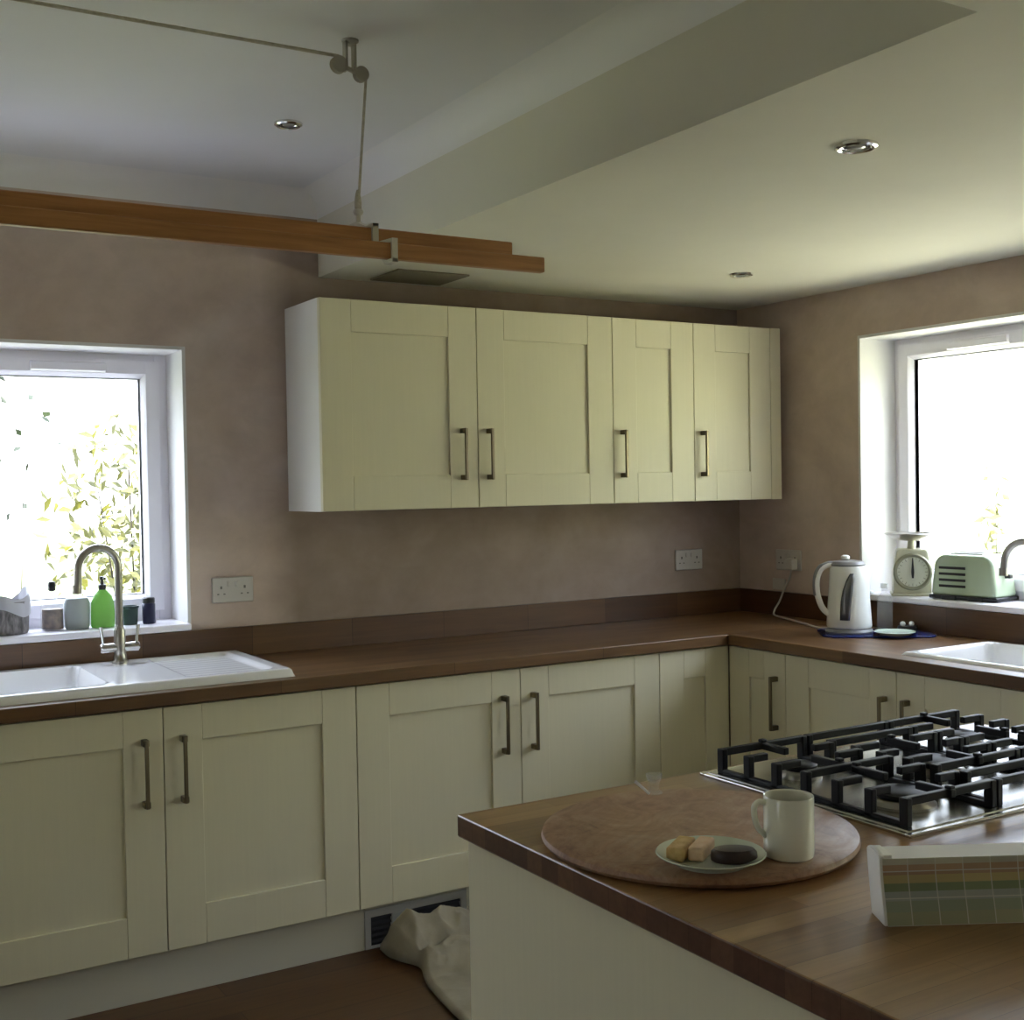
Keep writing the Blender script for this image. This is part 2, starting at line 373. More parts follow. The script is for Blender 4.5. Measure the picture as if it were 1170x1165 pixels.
# coving: hollow quarter between wall and ceiling
CV = 0.085
arc = [(CV - CV * math.cos(t), -CV + CV * math.sin(t)) for t in [k * PI / 2 / 8 for k in range(9)]]   # (out from wall, z rel ceiling)
def cove(pts): return pts
prof = [(-a, HL + b) for a, b in [(CV - CV * math.sin(t) if False else CV * (1 - math.cos(t)), -CV * (1 - math.sin(t))) for t in [k * PI / 2 / 8 for k in range(9)]]]
prof = prof + [(0, HL)]
struct(MB().prism(prof, XL, XS, 'x').build('trim_1', M['cove']), 'white coving along the top of the back wall', 'coving')
prof2 = [(XS + y, z) for y, z in prof]
struct(MB().prism(prof2, YE, 0, 'y').build('trim_2', M['cove']), 'white coving along the dropped ceiling edge', 'coving')
# bare board patch on the low ceiling
h = thing('ceiling_hatch', 'dark bare rectangular patch on the ceiling above the wall cupboards', 'hatch', (-1.675, -0.172, HR))
MB().box(-.143, -.118, -.006, .143, .118, 0).build('hatch_panel', M['hatch'], h, 0.001)

# windows
def window(name, label, loc, rotz, W, z0, z1, splits, vent_x):
    root = thing(name, label, 'window', loc, rotz, None, 'structure')
    FY0, FY1, F = 0.20, 0.27, 0.042
    r = MB()
    r.box(0, -0.002, z0, 0.012, FY0 + .002, z1).box(W - 0.012, -0.002, z0, W, FY0 + .002, z1).box(0.012, -0.0018, z1 - 0.012, W - .012, FY0 + .002, z1)
    r.build('reveal', M['reveal'], root, 0.001)
    s = MB().box(0.004, -0.022, z0 - 0.002, W - 0.004, FY0 + 0.02, z0 + 0.022)
    s.build('window_sill', M['upvc'], root, 0.006, seg=3)
    zb = z0 + 0.022
    f = MB()
    f.box(-.004, FY0, z0, 0.012 + F, FY1, z1 + .004).box(W - F - 0.012, FY0, z0, W + .004, FY1, z1 + .004)
    f.box(0.012 + F, FY0 + .0003, z1 - F + .002, W - F - .012, FY1 - .0003, z1 + .004).box(0.012 + F, FY0 + .0003, z0, W - F - .012, FY1 - .0003, zb + F)
    for sp in splits: f.box(sp - .03, FY0 + .0006, zb + F, sp + .03, FY1 - .0006, z1 - F + .002)
    f.build('window_frame', M['upvc'], root, 0.002)
    edges = [0.012 + F - .012] + [e for sp in splits for e in (sp - .02, sp + .02)] + [W - F]
    for i in range(0, len(edges), 2):
        a, b = edges[i], edges[i + 1]
        c, d = zb + F - .01, z1 - F + .006
        S = 0.062
        q = MB()
        q.prism([(a, FY0 - .016), (a + S * .72, FY0 - .016), (a + S, FY0 + .010), (a + S, FY0 + .05), (a, FY0 + .05)], c, d, 'z')
        q.prism([(b, FY0 - .016), (b, FY0 + .05), (b - S, FY0 + .05), (b - S, FY0 + .010), (b - S * .72, FY0 - .016)], c, d, 'z')
        e_ = .0003; ga, gb = a + S * .72, b - S * .72
        q.prism([(FY0 - .016 + e_, c + e_), (FY0 - .016 + e_, c + S * .72), (FY0 + .010, c + S), (FY0 + .05 - e_, c + S), (FY0 + .05 - e_, c + e_)], ga, gb, 'x')
        q.prism([(FY0 - .016 + e_, d - e_), (FY0 + .05 - e_, d - e_), (FY0 + .05 - e_, d - S), (FY0 + .010, d - S), (FY0 - .016 + e_, d - S * .72)], ga, gb, 'x')
        sa = q.build('sash', M['upvc'], root, 0.001)
        g = MB()
        for (p, q2) in (((a + S - .004, FY0 + .008, c + S - .004), (a + S, FY0 + .03, d - S + .004)), ((b - S, FY0 + .008, c + S - .004), (b - S + .004, FY0 + .03, d - S + .004))):
            g.box(*p, *q2)
        g.box(a + S - .004, FY0 + .008, d - S, b - S + .004, FY0 + .03, d - S + .004).box(a + S - .004, FY0 + .008, c + S - .004, b - S + .004, FY0 + .03, c + S)
        g.build('seal', M['seal'], sa)
        MB().box(a + S - .006, FY0 + .022, c + S - .006, b - S + .006, FY0 + .027, d - S + .006).build('pane', M['pane'], sa, smooth=False)
        if vent_x[i // 2] is not None:
            v0, v1 = vent_x[i // 2]
            t = MB().prism([(FY0 - .016, d - .010), (FY0 - .036, d - .014), (FY0 - .034, d - .040), (FY0 - .016, d - .044)], v0, v1, 'x')
            t.build('trickle_vent', M['upvc'], sa, 0.002)
    return root
lwW = LW['x1'] - LW['x0']
window('window_1', 'white framed window above the sink on the left', (LW['x0'], 0, 0), 0, lwW, LW['z0'], LW['z1'], [0.80], [None, (1.19, 1.435)])
rwW = RW['y0'] - RW['y1']
window('window_2', 'white framed window with scales and toaster on its sill', (0, RW['y0'], 0), -PI / 2, rwW, RW['z0'], RW['z1'], [], [(0.29, 0.56)])
window('fill_window_right', 'added white framed window further along the right wall, unseen, for light', (0, RW2[0], 0), -PI / 2, RW2[0] - RW2[1], RW['z0'], RW['z1'], [], [None])

# ------------------------------------------------------------------ cabinets
def handle(door, x, z0, z1):
    hb = MB()
    for z in (z0, z1):
        hb.box(x - .008, -.030, z - .008 if z == z1 else z, x + .008, 0, z if z == z1 else z + .008) if False else hb.box(x - .009, -.030, z - .009, x + .009, 0, z + .009)
    hb.box(x - .0055, -.036, z0 - .0095, x + .0055, -.026, z1 + .0095)
    return hb.build('handle', M['nickel'], door, 0.002)
def shaker_door(parent, x0, w, h, hx=None, hz=None, name='door', stile=.113, z=0.0, top=.105, bot=.118):
    g = .0015; t = .020
    a, b, c, d = x0 + g, x0 + w - g, z + g, z + h - g
    s = min(stile, w * .36)
    m = MB()
    m.box(a, 0, c, a + s, t, d).box(b - s, 0, c, b, t, d)
    m.box(a + s + .0004, 0.0002, c, b - s - .0004, t, c + bot).box(a + s + .0004, 0.0002, d - top, b - s - .0004, t, d)
    m.box(a + s - .004, .0095, c + bot - .004, b - s + .004, t - .002, d - top + .004)
    o = m.build(name, M['cream'], parent, 0.0016, weld=False)
    if hx is not None: handle(o, x0 + hx, hz[0], hz[1])
    return o
def carcass(parent, w, d, h, drop=0.0, open_top=False, name='carcass', inset=0.002):
    m = MB(); t = .018
    zl = -drop if drop else 0
    for a in (inset, w - t - inset):
        if drop: m.prism([(.021, 0), (.09, 0), (.09, zl), (d, zl), (d, h), (.021, h)], a, a + t, 'x')
        else: m.box(a, .021, 0, a + t, d, h)
    i0, i1 = inset + t, w - t - inset
    m.box(i0, .0215, .0005, i1, d - .0105, t).box(i0, d - .010, .0005, i1, d - .0005, h - .0005)
    if not open_top: m.box(i0, .0215, h - t, i1, d - .0105, h - .0005)
    else: m.box(i0, .0215, h - .08, i1, .039, h - .001)
    return m.build(name, M['carcass'], parent, 0.001)
BD = .597
def base_unit(name, label, loc, rotz, w, doors, d=BD, group=None, open_top=True):
    """local x runs along the fronts, local -y faces the room; z from the underside of the doors"""
    r = thing(name, label, 'cabinet', loc, rotz, group)
    carcass(r, w, d, .7195, .15, open_top)
    for x0, dw, hx in doors:
        shaker_door(r, x0, dw, .715, hx, (.442, .620))
    return r
Z0 = .15
base_unit('base_cabinet', 'cream two-door base cabinet under the left sink, shaker doors meeting below the tap', (-3.362, -.600, Z0), 0, 1.2165, [(0, .608, .552), (.608, .608, .055)])
base_unit('base_cabinet', 'cream two-door base cabinet between the left sink and the corner, dust sheet at its foot', (-2.1455, -.600, Z0), 0, 1.2115, [(0, .610, .540), (.610, .601, .048)])
base_unit('corner_cabinet', 'narrow cream corner panel without a handle, on the back run beside the inside corner', (-.934, -.600, Z0), 0, .314, [(0, .3335, None)])
base_unit('corner_cabinet', 'narrow cream base cabinet with one handle, right of the inside corner', (-.600, -.6015, Z0), -PI / 2, .302, [(0, .302, .2565)])
base_unit('base_cabinet', 'cream two-door base cabinet under the right sink, seen past the hob', (-.600, -.9035, Z0), -PI / 2, 1.016, [(0, .508, .462), (.508, .508, .048)])
base_unit('base_cabinet', 'cream base cabinet at the far right end of the side run', (-.600, -1.9195, Z0), -PI / 2, 1.016, [(0, .508, .462), (.508, .508, .048)])
base_unit('base_cabinet', 'cream base cabinet at the far left end of the back run', (-4.37, -.600, Z0), 0, 1.008, [(0, .504, .45), (.504, .504, .05)])

def wall_unit(label, x0, w, doors, filler=0, x1s=None):
    r = thing('wall_cabinet', label, 'cabinet', (x0, -.3252, 1.4116), 0)
    carcass(r, w, .3222, .720)
    for a, dw, hx in doors:
        shaker_door(r, a, dw, .720, hx, (.110, .276), top=.110, bot=.118)
    if filler:
        MB().box(w - filler + .001, 0, 0, w, .02, .72).build('filler_strip', M['cream'], r, .0015)
    return r
wall_unit('cream two-door wall cupboard, leftmost of the wall cupboards, handles meeting in the middle', -2.132, 1.2048, [(0, .603, .538), (.603, .6018, .043)])
wall_unit('narrow single-door cream wall cupboard, between the two-door one and the corner one', -.9271, .402, [(0, .402, .040)])
wall_unit('narrow single-door cream wall cupboard at the right end, against the right wall', -.5251, .473, [(0, .415, .040)], .058)

# plinths and plinth heater
tag(MB().box(-4.37, -.553, 0, -2.112, -.535, .149).build('plinth', M['plinth'], None, .001), 'cream plinth board below the sink cabinet doors on the left', 'plinth')
tag(MB().box(-1.734, -.553, 0, -.553, -.535, .149).build('plinth', M['plinth'], None, .001), 'cream plinth board right of the dust sheet, mostly hidden by the island', 'plinth')
tag(MB().box(-.553, -2.9, 0, -.535, -.553, .149).build('plinth', M['plinth'], None, .001), 'cream plinth board below the cabinets on the right wall', 'plinth')
ph = thing('plinth_heater', 'grey plinth heater with dark grilles low beside the dust sheet', 'heater', (-1.923, -.545, 0))
m = MB()
m.box(-.187, -.010, .102, .187, .008, .128).box(-.187, -.010, 0, .187, .008, .006)
for a, b in ((-.187, -.166), (-.090, -.034), (.166, .187)): m.box(a, -.010, .006, b, .008, .102)
m.build('heater_panel', M['heater'], ph, .001)
for a, b in ((-.166, -.090), (-.034, .166)):
    g = MB().box(a, .004, .006, b, .008, .102)
    n = 5
    for k in range(n):
        z = .015 + k * .019
        g.prism([(-.004, z), (.004, z + .006), (.004, z + .009), (-.004, z + .003)], a, b, 'x')
    g.build('grille', M['grille'], ph)
m = MB().box(-.187, -.008, .1285, .187, .006, .149); m.build('top_rail', M['plinth'], ph)

# ------------------------------------------------------------------ worktops
def worktop_with_hole(name, x0, y0, x1, y1, hole, z0, z1, m):
    b = MB(); hx0, hy0, hx1, hy1 = hole
    X = [x0, hx0, hx1, x1]; Y = [y0, hy0, hy1, y1]
    bm = b.bm
    top = {}; bot = {}
    for i in range(4):
        for j in range(4):
            top[i, j] = bm.verts.new((X[i], Y[j], z1)); bot[i, j] = bm.verts.new((X[i], Y[j], z0))
    for i in range(3):
        for j in range(3):
            if (i, j) == (1, 1): continue
            bm.faces.new((top[i, j], top[i + 1, j], top[i + 1, j + 1], top[i, j + 1]))
            bm.faces.new((bot[i, j], bot[i, j + 1], bot[i + 1, j + 1], bot[i + 1, j]))
    def side(p, q): bm.faces.new((top[p], top[q], bot[q], bot[p]))
    for i in range(3):
        side((i, 0), (i + 1, 0)); side((i, 3), (i + 1, 3)); side((0, i), (0, i + 1)); side((3, i), (3, i + 1))
    side((1, 1), (2, 1)); side((1, 2), (2, 2)); side((1, 1), (1, 2)); side((2, 1), (2, 2))
    return b.build(name, m, None, .003)
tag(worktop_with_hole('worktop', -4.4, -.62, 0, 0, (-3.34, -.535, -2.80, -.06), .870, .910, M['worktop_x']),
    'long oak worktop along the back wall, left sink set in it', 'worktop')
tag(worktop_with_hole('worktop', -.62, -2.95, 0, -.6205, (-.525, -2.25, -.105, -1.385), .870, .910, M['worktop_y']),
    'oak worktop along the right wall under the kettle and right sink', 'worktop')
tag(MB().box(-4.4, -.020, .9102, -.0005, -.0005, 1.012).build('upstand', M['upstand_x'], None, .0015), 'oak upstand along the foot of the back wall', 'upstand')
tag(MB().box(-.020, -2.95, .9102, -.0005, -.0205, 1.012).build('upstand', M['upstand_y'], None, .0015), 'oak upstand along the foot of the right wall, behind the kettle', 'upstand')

# ------------------------------------------------------------------ sinks
def sstep(a, b, x):
    t = max(0, min(1, (x - a) / (b - a))); return t * t * (3 - 2 * t)
def rrect(x, y, x0, y0, x1, y1, r):
    """signed distance, negative inside"""
    cx, cy = (x0 + x1) / 2, (y0 + y1) / 2
    dx = abs(x - cx) - ((x1 - x0) / 2 - r); dy = abs(y - cy) - ((y1 - y0) / 2 - r)
    return math.hypot(max(dx, 0), max(dy, 0)) + min(max(dx, dy), 0) - r
def lin(a, b, n): return [a + (b - a) * k / n for k in range(n + 1)]
def sink(name, label, x0, y0, x1, y1, zt, bowls, drain=None, n=(150, 74)):
    root = thing(name, label, 'sink', (0, 0, 0))
    def f(x, y):
        e = -rrect(x, y, x0, y0, x1, y1, .02)
        z = .9105 + (zt - .9105) * math.sqrt(max(0, 1 - (1 - min(1, e / .016)) ** 2)) if e > 0 else .9105
        for bx in bowls:
            q = -rrect(x, y, *bx[:4], .045)
            z -= bx[4] * sstep(0, .028, q)
        if drain:
            q = -rrect(x, y, *drain, .03)
            k = sstep(0, .018, q)
            z -= k * (.012 + .0007 * (0.5 + 0.5 * math.cos((y - drain[1]) / .045 * 2 * PI)) * sstep(.01, .05, q))
        return z
    m = MB(); g = m.field(lin(x0, x1, n[0]), lin(y0, y1, n[1]), f)
    m.build('basin', M['ceramic'], root, angle=70)
    for bx in bowls:
        c = ((bx[0] + bx[2]) / 2, (bx[1] + bx[3]) / 2, zt - bx[4] + .001)
        MB().lathe([(.001, .004), (.022, .003), (.036, .002), (.040, 0)], c, 24).build('waste', M['chrome'], root)
    return root
sink('kitchen_sink', 'white ceramic sink with drainer below the left window', -3.355, -.570, -2.333, -.026, .936,
     [(-3.325, -.520, -2.885, -.085, .19)], (-2.66, -.535, -2.385, -.055))
sink('kitchen_sink', 'white ceramic sink set in the right-hand worktop beside the kettle board', -.535, -2.27, -.090, -1.372, .921,
     [(-.508, -1.885, -.118, -1.402, .17)], (-.50, -2.25, -.12, -1.935), (66, 130))

# ------------------------------------------------------------------ taps
def tap(label, loc, drc, zt, tipz, R, side):
    r = thing('mixer_tap', label, 'tap', loc)
    dx, dy = drc
    MB().lathe([(.026, 0), (.026, .006), (.021, .012), (.019, .03)], n=24).build('base', M['steel'], r)
    MB().lathe([(.0185, .03), (.0185, .105), (.0135, .118)], n=24).build('column', M['steel'], r)
    pts = [(0, 0, .10), (0, 0, zt - R)]
    for k in range(1, 15):
        t = k * PI / 14
        pts.append((dx * R * (1 - math.cos(t)), dy * R * (1 - math.cos(t)), zt - R + R * math.sin(t)))
    pts.append((dx * 2 * R * 1.02, dy * 2 * R * 1.02, tipz + .02))
    sp = MB().tube(pts, .0125, 16).build('spout', M['steel'], r)
    e = Vector((dx * 2 * R * 1.03, dy * 2 * R * 1.03, tipz))
    MB().tube([e + Vector((0, 0, .028)), e], .0145, 16).build('nozzle', M['steel'], sp)
    sx, sy = side
    for s in (-1, 1):
        h = MB().tube([(sx * s * .012, sy * s * .012, .052), (sx * s * .058, sy * s * .058, .052)], [.014, .016], 16)
        h.tube([(sx * s * .058, sy * s * .058, .052), (sx * s * .062, sy * s * .062, .052)], [.016, .012], 16)
        h = h.build('valve', M['chrome'], r)
        MB().tube([(sx * s * .052, sy * s * .052, .06), (sx * s * .056, sy * s * .056, .092), (sx * s * .060, sy * s * .060, .122)], [.0055, .005, .006], 10).build('lever', M['chrome'], h)
    return r
tap('brushed steel swan-neck mixer tap at the left sink, arched before the window', (-2.755, -.105, .935), (-.985, -.17), .378, .235, .066, (1, 0))
tap('brushed steel swan-neck mixer tap at the right sink, only its spout in view', (-.085, -1.600, .920), (-.12, .99), .352, .232, .075, (0, 1))

# ------------------------------------------------------------------ sockets
def socket(label, loc, rotz, w=.147, h=.088, plug=None):
    r = thing('power_socket', label, 'socket', loc, rotz)
    MB().box(-w / 2, -.010, -h / 2, w / 2, 0, h / 2).build('face_plate', M['socket'], r, .003)
    for s in (-1, 1):
        MB().box(s * .014 - .006, -.014, .012, s * .014 + .006, -.009, .030).build('switch', M['socket'], r, .001)
        hh = MB(); cx = s * .042
        hh.box(cx - .0035, -.0108, .008 - .004, cx + .0035, -.0098, .014)
        for t in (-1, 1): hh.box(cx + t * .011 - .0035, -.0108, -.016, cx + t * .011 + .0035, -.0098, -.0115)
        hh.build('pin_holes', M['pin'], r)
    return r
socket('white double socket on the back wall beside the left window', (-2.343, 0, 1.143), 0)
socket('white double socket on the back wall under the wall cupboards', (-.300, 0, 1.152), 0)
socket('white double socket on the right wall with the kettle plug in it', (0, -.312, 1.150), -PI / 2)
bp = tag(MB().box(-.008, -.290, 1.020, 0, -.215, 1.068).build('blank_plate', M['socket'], None, .002), 'small pale blank plate just above the upstand below the kettle socket', 'wall plate')
fl = thing('kettle_flex', 'pale kettle flex and plug trailing from the right-wall socket to the kettle', 'cable', (-.012, -.352, 1.135))
L = Vector((-.012, -.352, 1.135))
MB().box(-.036, -.022, -.024, .000, .022, .024).build('plug', M['socket'], fl, .006, seg=3)
def smooth_path(pts, n=8):
    P = [Vector(p) for p in pts]; out = []
    for i in range(len(P) - 1):
        a, b, c, d = P[max(i - 1, 0)], P[i], P[i + 1], P[min(i + 2, len(P) - 1)]
        for k in range(n):
            t = k / n
            out.append(.5 * ((2 * b) + (c - a) * t + (2 * a - 5 * b + 4 * c - d) * t * t + (3 * b - a - 3 * c + d) * t ** 3))
    out.append(P[-1]); return out
pts = [(-.03, -.352, 1.112), (-.034, -.345, 1.075), (-.034, -.315, 1.03), (-.034, -.285, .975), (-.05, -.27, .935), (-.075, -.30, .917), (-.12, -.43, .915), (-.20, -.62, .915), (-.250, -.735, .916), (-.245, -.80, .924)]
MB().tube([p - L for p in smooth_path(pts)], .0042, 8).build('cord', M['socket'], fl)

# ------------------------------------------------------------------ downlights
def downlight(label, loc, r=.045, tilt=0.0):
    o = thing('downlight', label, 'ceiling light', loc)
    m = MB().lathe([(r * .70, -.001), (r * .72, -.007), (r * .86, -.009), (r, -.006), (r * 1.02, 0)], n=32, cap=False)
    m.build('bezel', M['chrome'], o)
    MB().lathe([(r * .72, -.003), (r * .60, .0005)], n=32, cap=False).build('reflector', M['chrome'], o)
    T = Matrix.Rotation(tilt, 3, 'X')
    MB().lathe([(.001, -.008), (r * .30, -.0085), (r * .44, -.006), (r * .46, -.0005), (.001, -.0004)], n=24, M4=T).build('lamp', M['lamp'], o)
    MB().lathe([(r * .46, -.0012), (r * .72, -.0012)], n=32, cap=False).build('recess', M['slot'], o)
    return o
downlight('chrome recessed downlight, largest, on the lower ceiling right of the dropped edge', (-1.570, -2.163, HR), .048)
downlight('chrome recessed downlight on the lower ceiling above the right end of the wall cupboards', (-.632, -.734, HR), .042)
downlight('small recessed downlight on the higher left ceiling beside the pulley', (-2.404, -.786, HL), .040)

# ------------------------------------------------------------------ clothes airer
ai = thing('clothes_airer', 'wooden clothes airer with white iron ends hanging on a cord from the ceiling', 'clothes airer', (-2.505, -1.475, 2.10))
O = Vector((-2.505, -1.475, 2.10))
laths = [(-1.65, 2.023, -2.095), (-1.55, 2.075, -2.125), (-1.40, 2.096, -2.125), (-1.30, 2.112, -2.125)]
for y, z, xe in laths:
    MB().box(-4.0 - O.x, y - .011 - O.y, z - .018 - O.z, xe - O.x, y + .011 - O.y, z + .018 - O.z).build('lath', M['pine'], ai, .003)
nst = [0]
for xb in (-2.500, -3.60):
    e = MB(); x0, x1 = xb - .006 - O.x, xb + .007 - O.x
    def P(y, z): return (y - O.y, z - O.z)
    # stepped strap: hugs the outside of the front laths and runs over the back pair
    def strap(p, q, w=.008):
        (ya, za), (yb, zb) = P(*p), P(*q)
        dv = Vector((yb - ya, zb - za)); nrm = Vector((-dv.y, dv.x)).normalized() * w / 2; dd = dv.normalized() * w / 2
        a = Vector((ya, za)) - dd; b = Vector((yb, zb)) + dd
        nst[0] += 1; dx_ = .00025 * (nst[0] % 7)
        e.prism([(a.x - nrm.x, a.y - nrm.y), (b.x - nrm.x, b.y - nrm.y), (b.x + nrm.x, b.y + nrm.y), (a.x + nrm.x, a.y + nrm.y)], x0 - dx_, x1 + dx_, 'x')
    path = [(-1.666, 2.000), (-1.666, 2.046), (-1.566, 2.052), (-1.566, 2.098), (-1.53, 2.098), (-1.475, 2.118), (-1.42, 2.118), (-1.38, 2.118), (-1.32, 2.134), (-1.284, 2.134), (-1.284, 2.092)]
    for a, b in zip(path, path[1:]): strap(a, b)
    for y, z, xe in laths: strap((y - .016, z - .022), (y + .016, z - .022))
    e.tube([(xb - O.x, 0, .016), (xb - O.x, 0, .045)], .006, 8)
    e.lathe([(.010, 0), (.013, .006), (.010, .012)], (xb - O.x, 0, .040), 12)
    for y, z, xe in laths[2:3]: strap((y - .016, z - .022), (y - .016, z + .024))
    strap((-1.534, 2.053), (-1.416, 2.074)); strap((-1.634, 2.001), (-1.566, 2.053)); strap((-1.384, 2.074), (-1.316, 2.090))
    e.build('iron_end', M['white_iron'], ai)
pl = thing('ceiling_pulley', 'small white iron double pulley screwed to the ceiling above the airer', 'pulley', (-2.512, -1.475, HL))
MB().lathe([(.020, 0), (.020, -.004), (.010, -.010)], n=20).build('mounting_plate', M['old_iron'], pl)
MB().box(-.016, -.010, -.075, -.010, .010, -.006).box(.006, -.010, -.075, .012, .010, -.006).box(-.016, -.010, -.012, .012, .010, -.006).build('yoke', M['old_iron'], pl, .001)
for dz, dx, rr in ((-.062, -.030, .020), (-.076, .026, .018)):
    MB().lathe([(rr * .6, -.009), (rr, -.008), (rr * .78, -.002), (rr * .78, .002), (rr, .008), (rr * .6, .009)], (dx, 0, dz), 20, M4=Matrix.Rotation(PI / 2, 3, 'X')).build('wheel', M['old_iron'], pl)
MB().cyl((-.030, 0, -.062), (.026, 0, -.076), .006, 8).build('axle', M['old_iron'], pl)
cd = MB()
cd.tube(smooth_path([Vector(p) - O for p in [(-4.2, -1.475, HL - .044), (-3.3, -1.475, HL - .045), (-2.542, -1.475, HL - .042)]], 4), .0042, 8)
cd.build('cord', M['rope'], ai)
MB().tube([Vector(p) - O for p in [(-2.472, -1.475, HL - .070), (-2.500, -1.475, 2.150)]], .0035, 8).build('cord', M['rope'], ai)
MB().lathe([(.004, -.03), (.008, -.02), (.009, 0), (.006, .02), (.003, .03)], Vector((-2.500, -1.475, 2.168)) - O, 10).build('knot', M['rope'], ai)

# ------------------------------------------------------------------ island
isl = thing('kitchen_island', 'cream kitchen island with smooth side panel, under the hob worktop', 'island', (-2.66, -2.25, 0))
Lx, Ly = -1.30 + 2.66, -1.45
MB().box(0, Ly, 0, .02, 0, .8695).build('side_panel', M['cream'], isl, .0015)
MB().box(.0205, -.02, 0, Lx, 0, .8695).build('back_panel', M['cream'], isl, .0015)
MB().box(.0205, Ly, .0, Lx, -.0205, .8695).build('carcass', M['carcass'], isl, .001)
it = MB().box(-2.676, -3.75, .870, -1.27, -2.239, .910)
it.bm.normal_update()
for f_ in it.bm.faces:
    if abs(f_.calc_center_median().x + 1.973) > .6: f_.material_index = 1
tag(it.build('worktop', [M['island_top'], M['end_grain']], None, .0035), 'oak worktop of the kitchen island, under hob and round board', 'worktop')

# hob
hob = thing('gas_hob', 'steel gas hob with black cast iron pan supports on the island', 'hob', (-2.14, -2.79, .910))
HW, HD = .75, .525
MB().box(.010, .010, .0, HW - .010, HD - .010, .008).build('hob_plate', M['hob_steel'], hob, .003)
r = MB().box(0, 0, .0, HW, .012, .006).box(0, HD - .012, 0, HW, HD, .006).box(0, .012, 0, .012, HD - .012, .006).box(HW - .012, .012, 0, HW, HD - .012, .006)
r.build('rim', M['hob_rim'], hob, .0015)
def burner(cx, cy, s):
    b = MB().lathe([(.050 * s, .008), (.050 * s, .012), (.043 * s, .020), (.040 * s, .022)], (cx, cy, 0), 28).build('burner', M['steel'], hob)
    MB().lathe([(.036 * s, .022), (.040 * s, .025), (.040 * s, .031), (.034 * s, .034), (.001, .0345)], (cx, cy, 0), 28).build('burner_cap', M['iron'], b)
    MB().cyl((cx + .050 * s, cy + .012, .008), (cx + .050 * s, cy + .012, .027), .003, 8).build('igniter', M['ceramic'], b)
BUR = [(.135, .135, 1.2), (.135, .385, .85), (.375, .265, 1.25), (.615, .385, .85), (.615, .135, .7)]
for q in BUR: burner(*q)
def grate(x0, x1, y0, y1, centres, fingers):
    m = MB(); zt, b = .056, .0066
    def bar(p, q, hgt=.014):
        p, q = Vector((*p, 0)), Vector((*q, 0)); d = (q - p).normalized(); nn = Vector((-d.y, d.x, 0)) * b
        for A, B in ((p - nn, q - nn),):
            vs = [(p + nn), (p - nn), (q - nn), (q + nn)]
            m.prism([(v.x, v.y) for v in vs], zt - hgt, zt, 'z')
    def leg(x, y, w=.009, sx=0):
        m.prism([(x - b, .008), (x + b, .008), (x + b, zt - .0004), (x - b, zt - .0004)], y - w, y + w, 'y')
    # rails along the depth
    mid = (x0 + x1) / 2
    for k in range(fingers):
        y = y0 + (y1 - y0) * k / (fingers - 1)
        edge = k in (0, fingers - 1)
        near = min(abs(y - c[1]) for c in centres)
        reach = (x1 - x0) if edge or near > .10 else max(.045, (x1 - x0) / 2 - .050 - .018 * (near < .03))
        if reach >= (x1 - x0): bar((x0, y), (x1, y))
        else:
            bar((x0, y), (x0 + reach, y)); bar((x1 - reach, y), (x1, y))
        leg(x0, y); leg(x1, y)
    for cx, cy in centres:
        for a in (PI / 2, -PI / 2):
            bar((cx, cy + math.sin(a) * .035), (cx, cy + math.sin(a) * .112))
        for s in (-1, 1):   # raised lugs
            m.box(cx - b, cy + s * .104 - b, zt, cx + b, cy + s * .104 + b, zt + .006)
    m.box(x0 - b, y0, .008, x0 + b, y1, .016).box(x1 - b, y0, .008, x1 + b, y1, .016)
    return m.build('grate', M['iron'], hob, .002, weld=False)
grate(.030, .245, .035, .490, [BUR[0][:2], BUR[1][:2]], 7)
grate(.262, .488, .035, .490, [BUR[2][:2]], 8)
grate(.505, .720, .035, .490, [BUR[4][:2], BUR[3][:2]], 8)

# ------------------------------------------------------------------ things on the island
BC = (-2.424, -2.600)
cb = MB().lathe([(.001, .001), (.240, .001), (.252, .005), (.256, .011), (.254, .018), (.248, .021), (.001, .0205)], (0, 0, 0), 96)
o = cb.build('chopping_board', M['board'], None); o.location = (*BC, .910); o.rotation_euler = (0, 0, .5)
tag(o, 'large round worn wooden board lying on the island worktop', 'board')
BZ = .9313
pc = (-2.527, -2.752)
o = MB().lathe([(.001, .004), (.046, .004), (.050, 0), (.054, 0), (.058, .005), (.080, .0135), (.0815, .015), (.080, .0163), (.058, .0085), (.050, .0065), (.001, .0063)], (0, 0, 0), 56).build('plate', M['plate'], None)
o.location = (*pc, BZ); tag(o, 'small pale plate with biscuits on the round board', 'plate')
def biscuit(name, label, loc, rot, size, m, rnd=.004):
    a, b, c = size
    o = MB().box(-a / 2, -b / 2, 0, a / 2, b / 2, c).build(name, m, None, rnd, seg=3)
    o.location = loc; o.rotation_euler = (0, 0, rot); return tag(o, label, 'biscuit', 'biscuits on the plate')
PZ = BZ + .0068
view = math.radians(-31.2)
biscuit('shortbread_finger', 'golden shortbread finger at the left of the plate', (-2.558, -2.721, PZ), view + 1.15, (.068, .027, .021), M['shortbread'])
biscuit('shortbread_finger', 'pale pinkish shortbread finger between the golden one and the chocolate biscuit', (-2.532, -2.737, PZ), view + 1.15, (.066, .025, .0205), M['wafer'])
o = MB().lathe([(.001, 0), (.90, 0), (.98, .10), (1.0, .35), (.97, .7), (.85, .92), (.5, 1.0), (.001, 1.0)], (0, 0, 0), 40, .0345, .0215)
for vv in o.bm.verts: vv.co.z *= .020
o = o.build('chocolate_biscuit', M['choc'], None); o.location = (-2.509, -2.783, PZ); o.rotation_euler = (0, 0, view)
tag(o, 'dark oval chocolate biscuit at the right of the plate', 'biscuit', 'biscuits on the plate')
mg = thing('mug', 'cream mug standing on the round board in front of the hob', 'mug', (-2.410, -2.794, BZ))
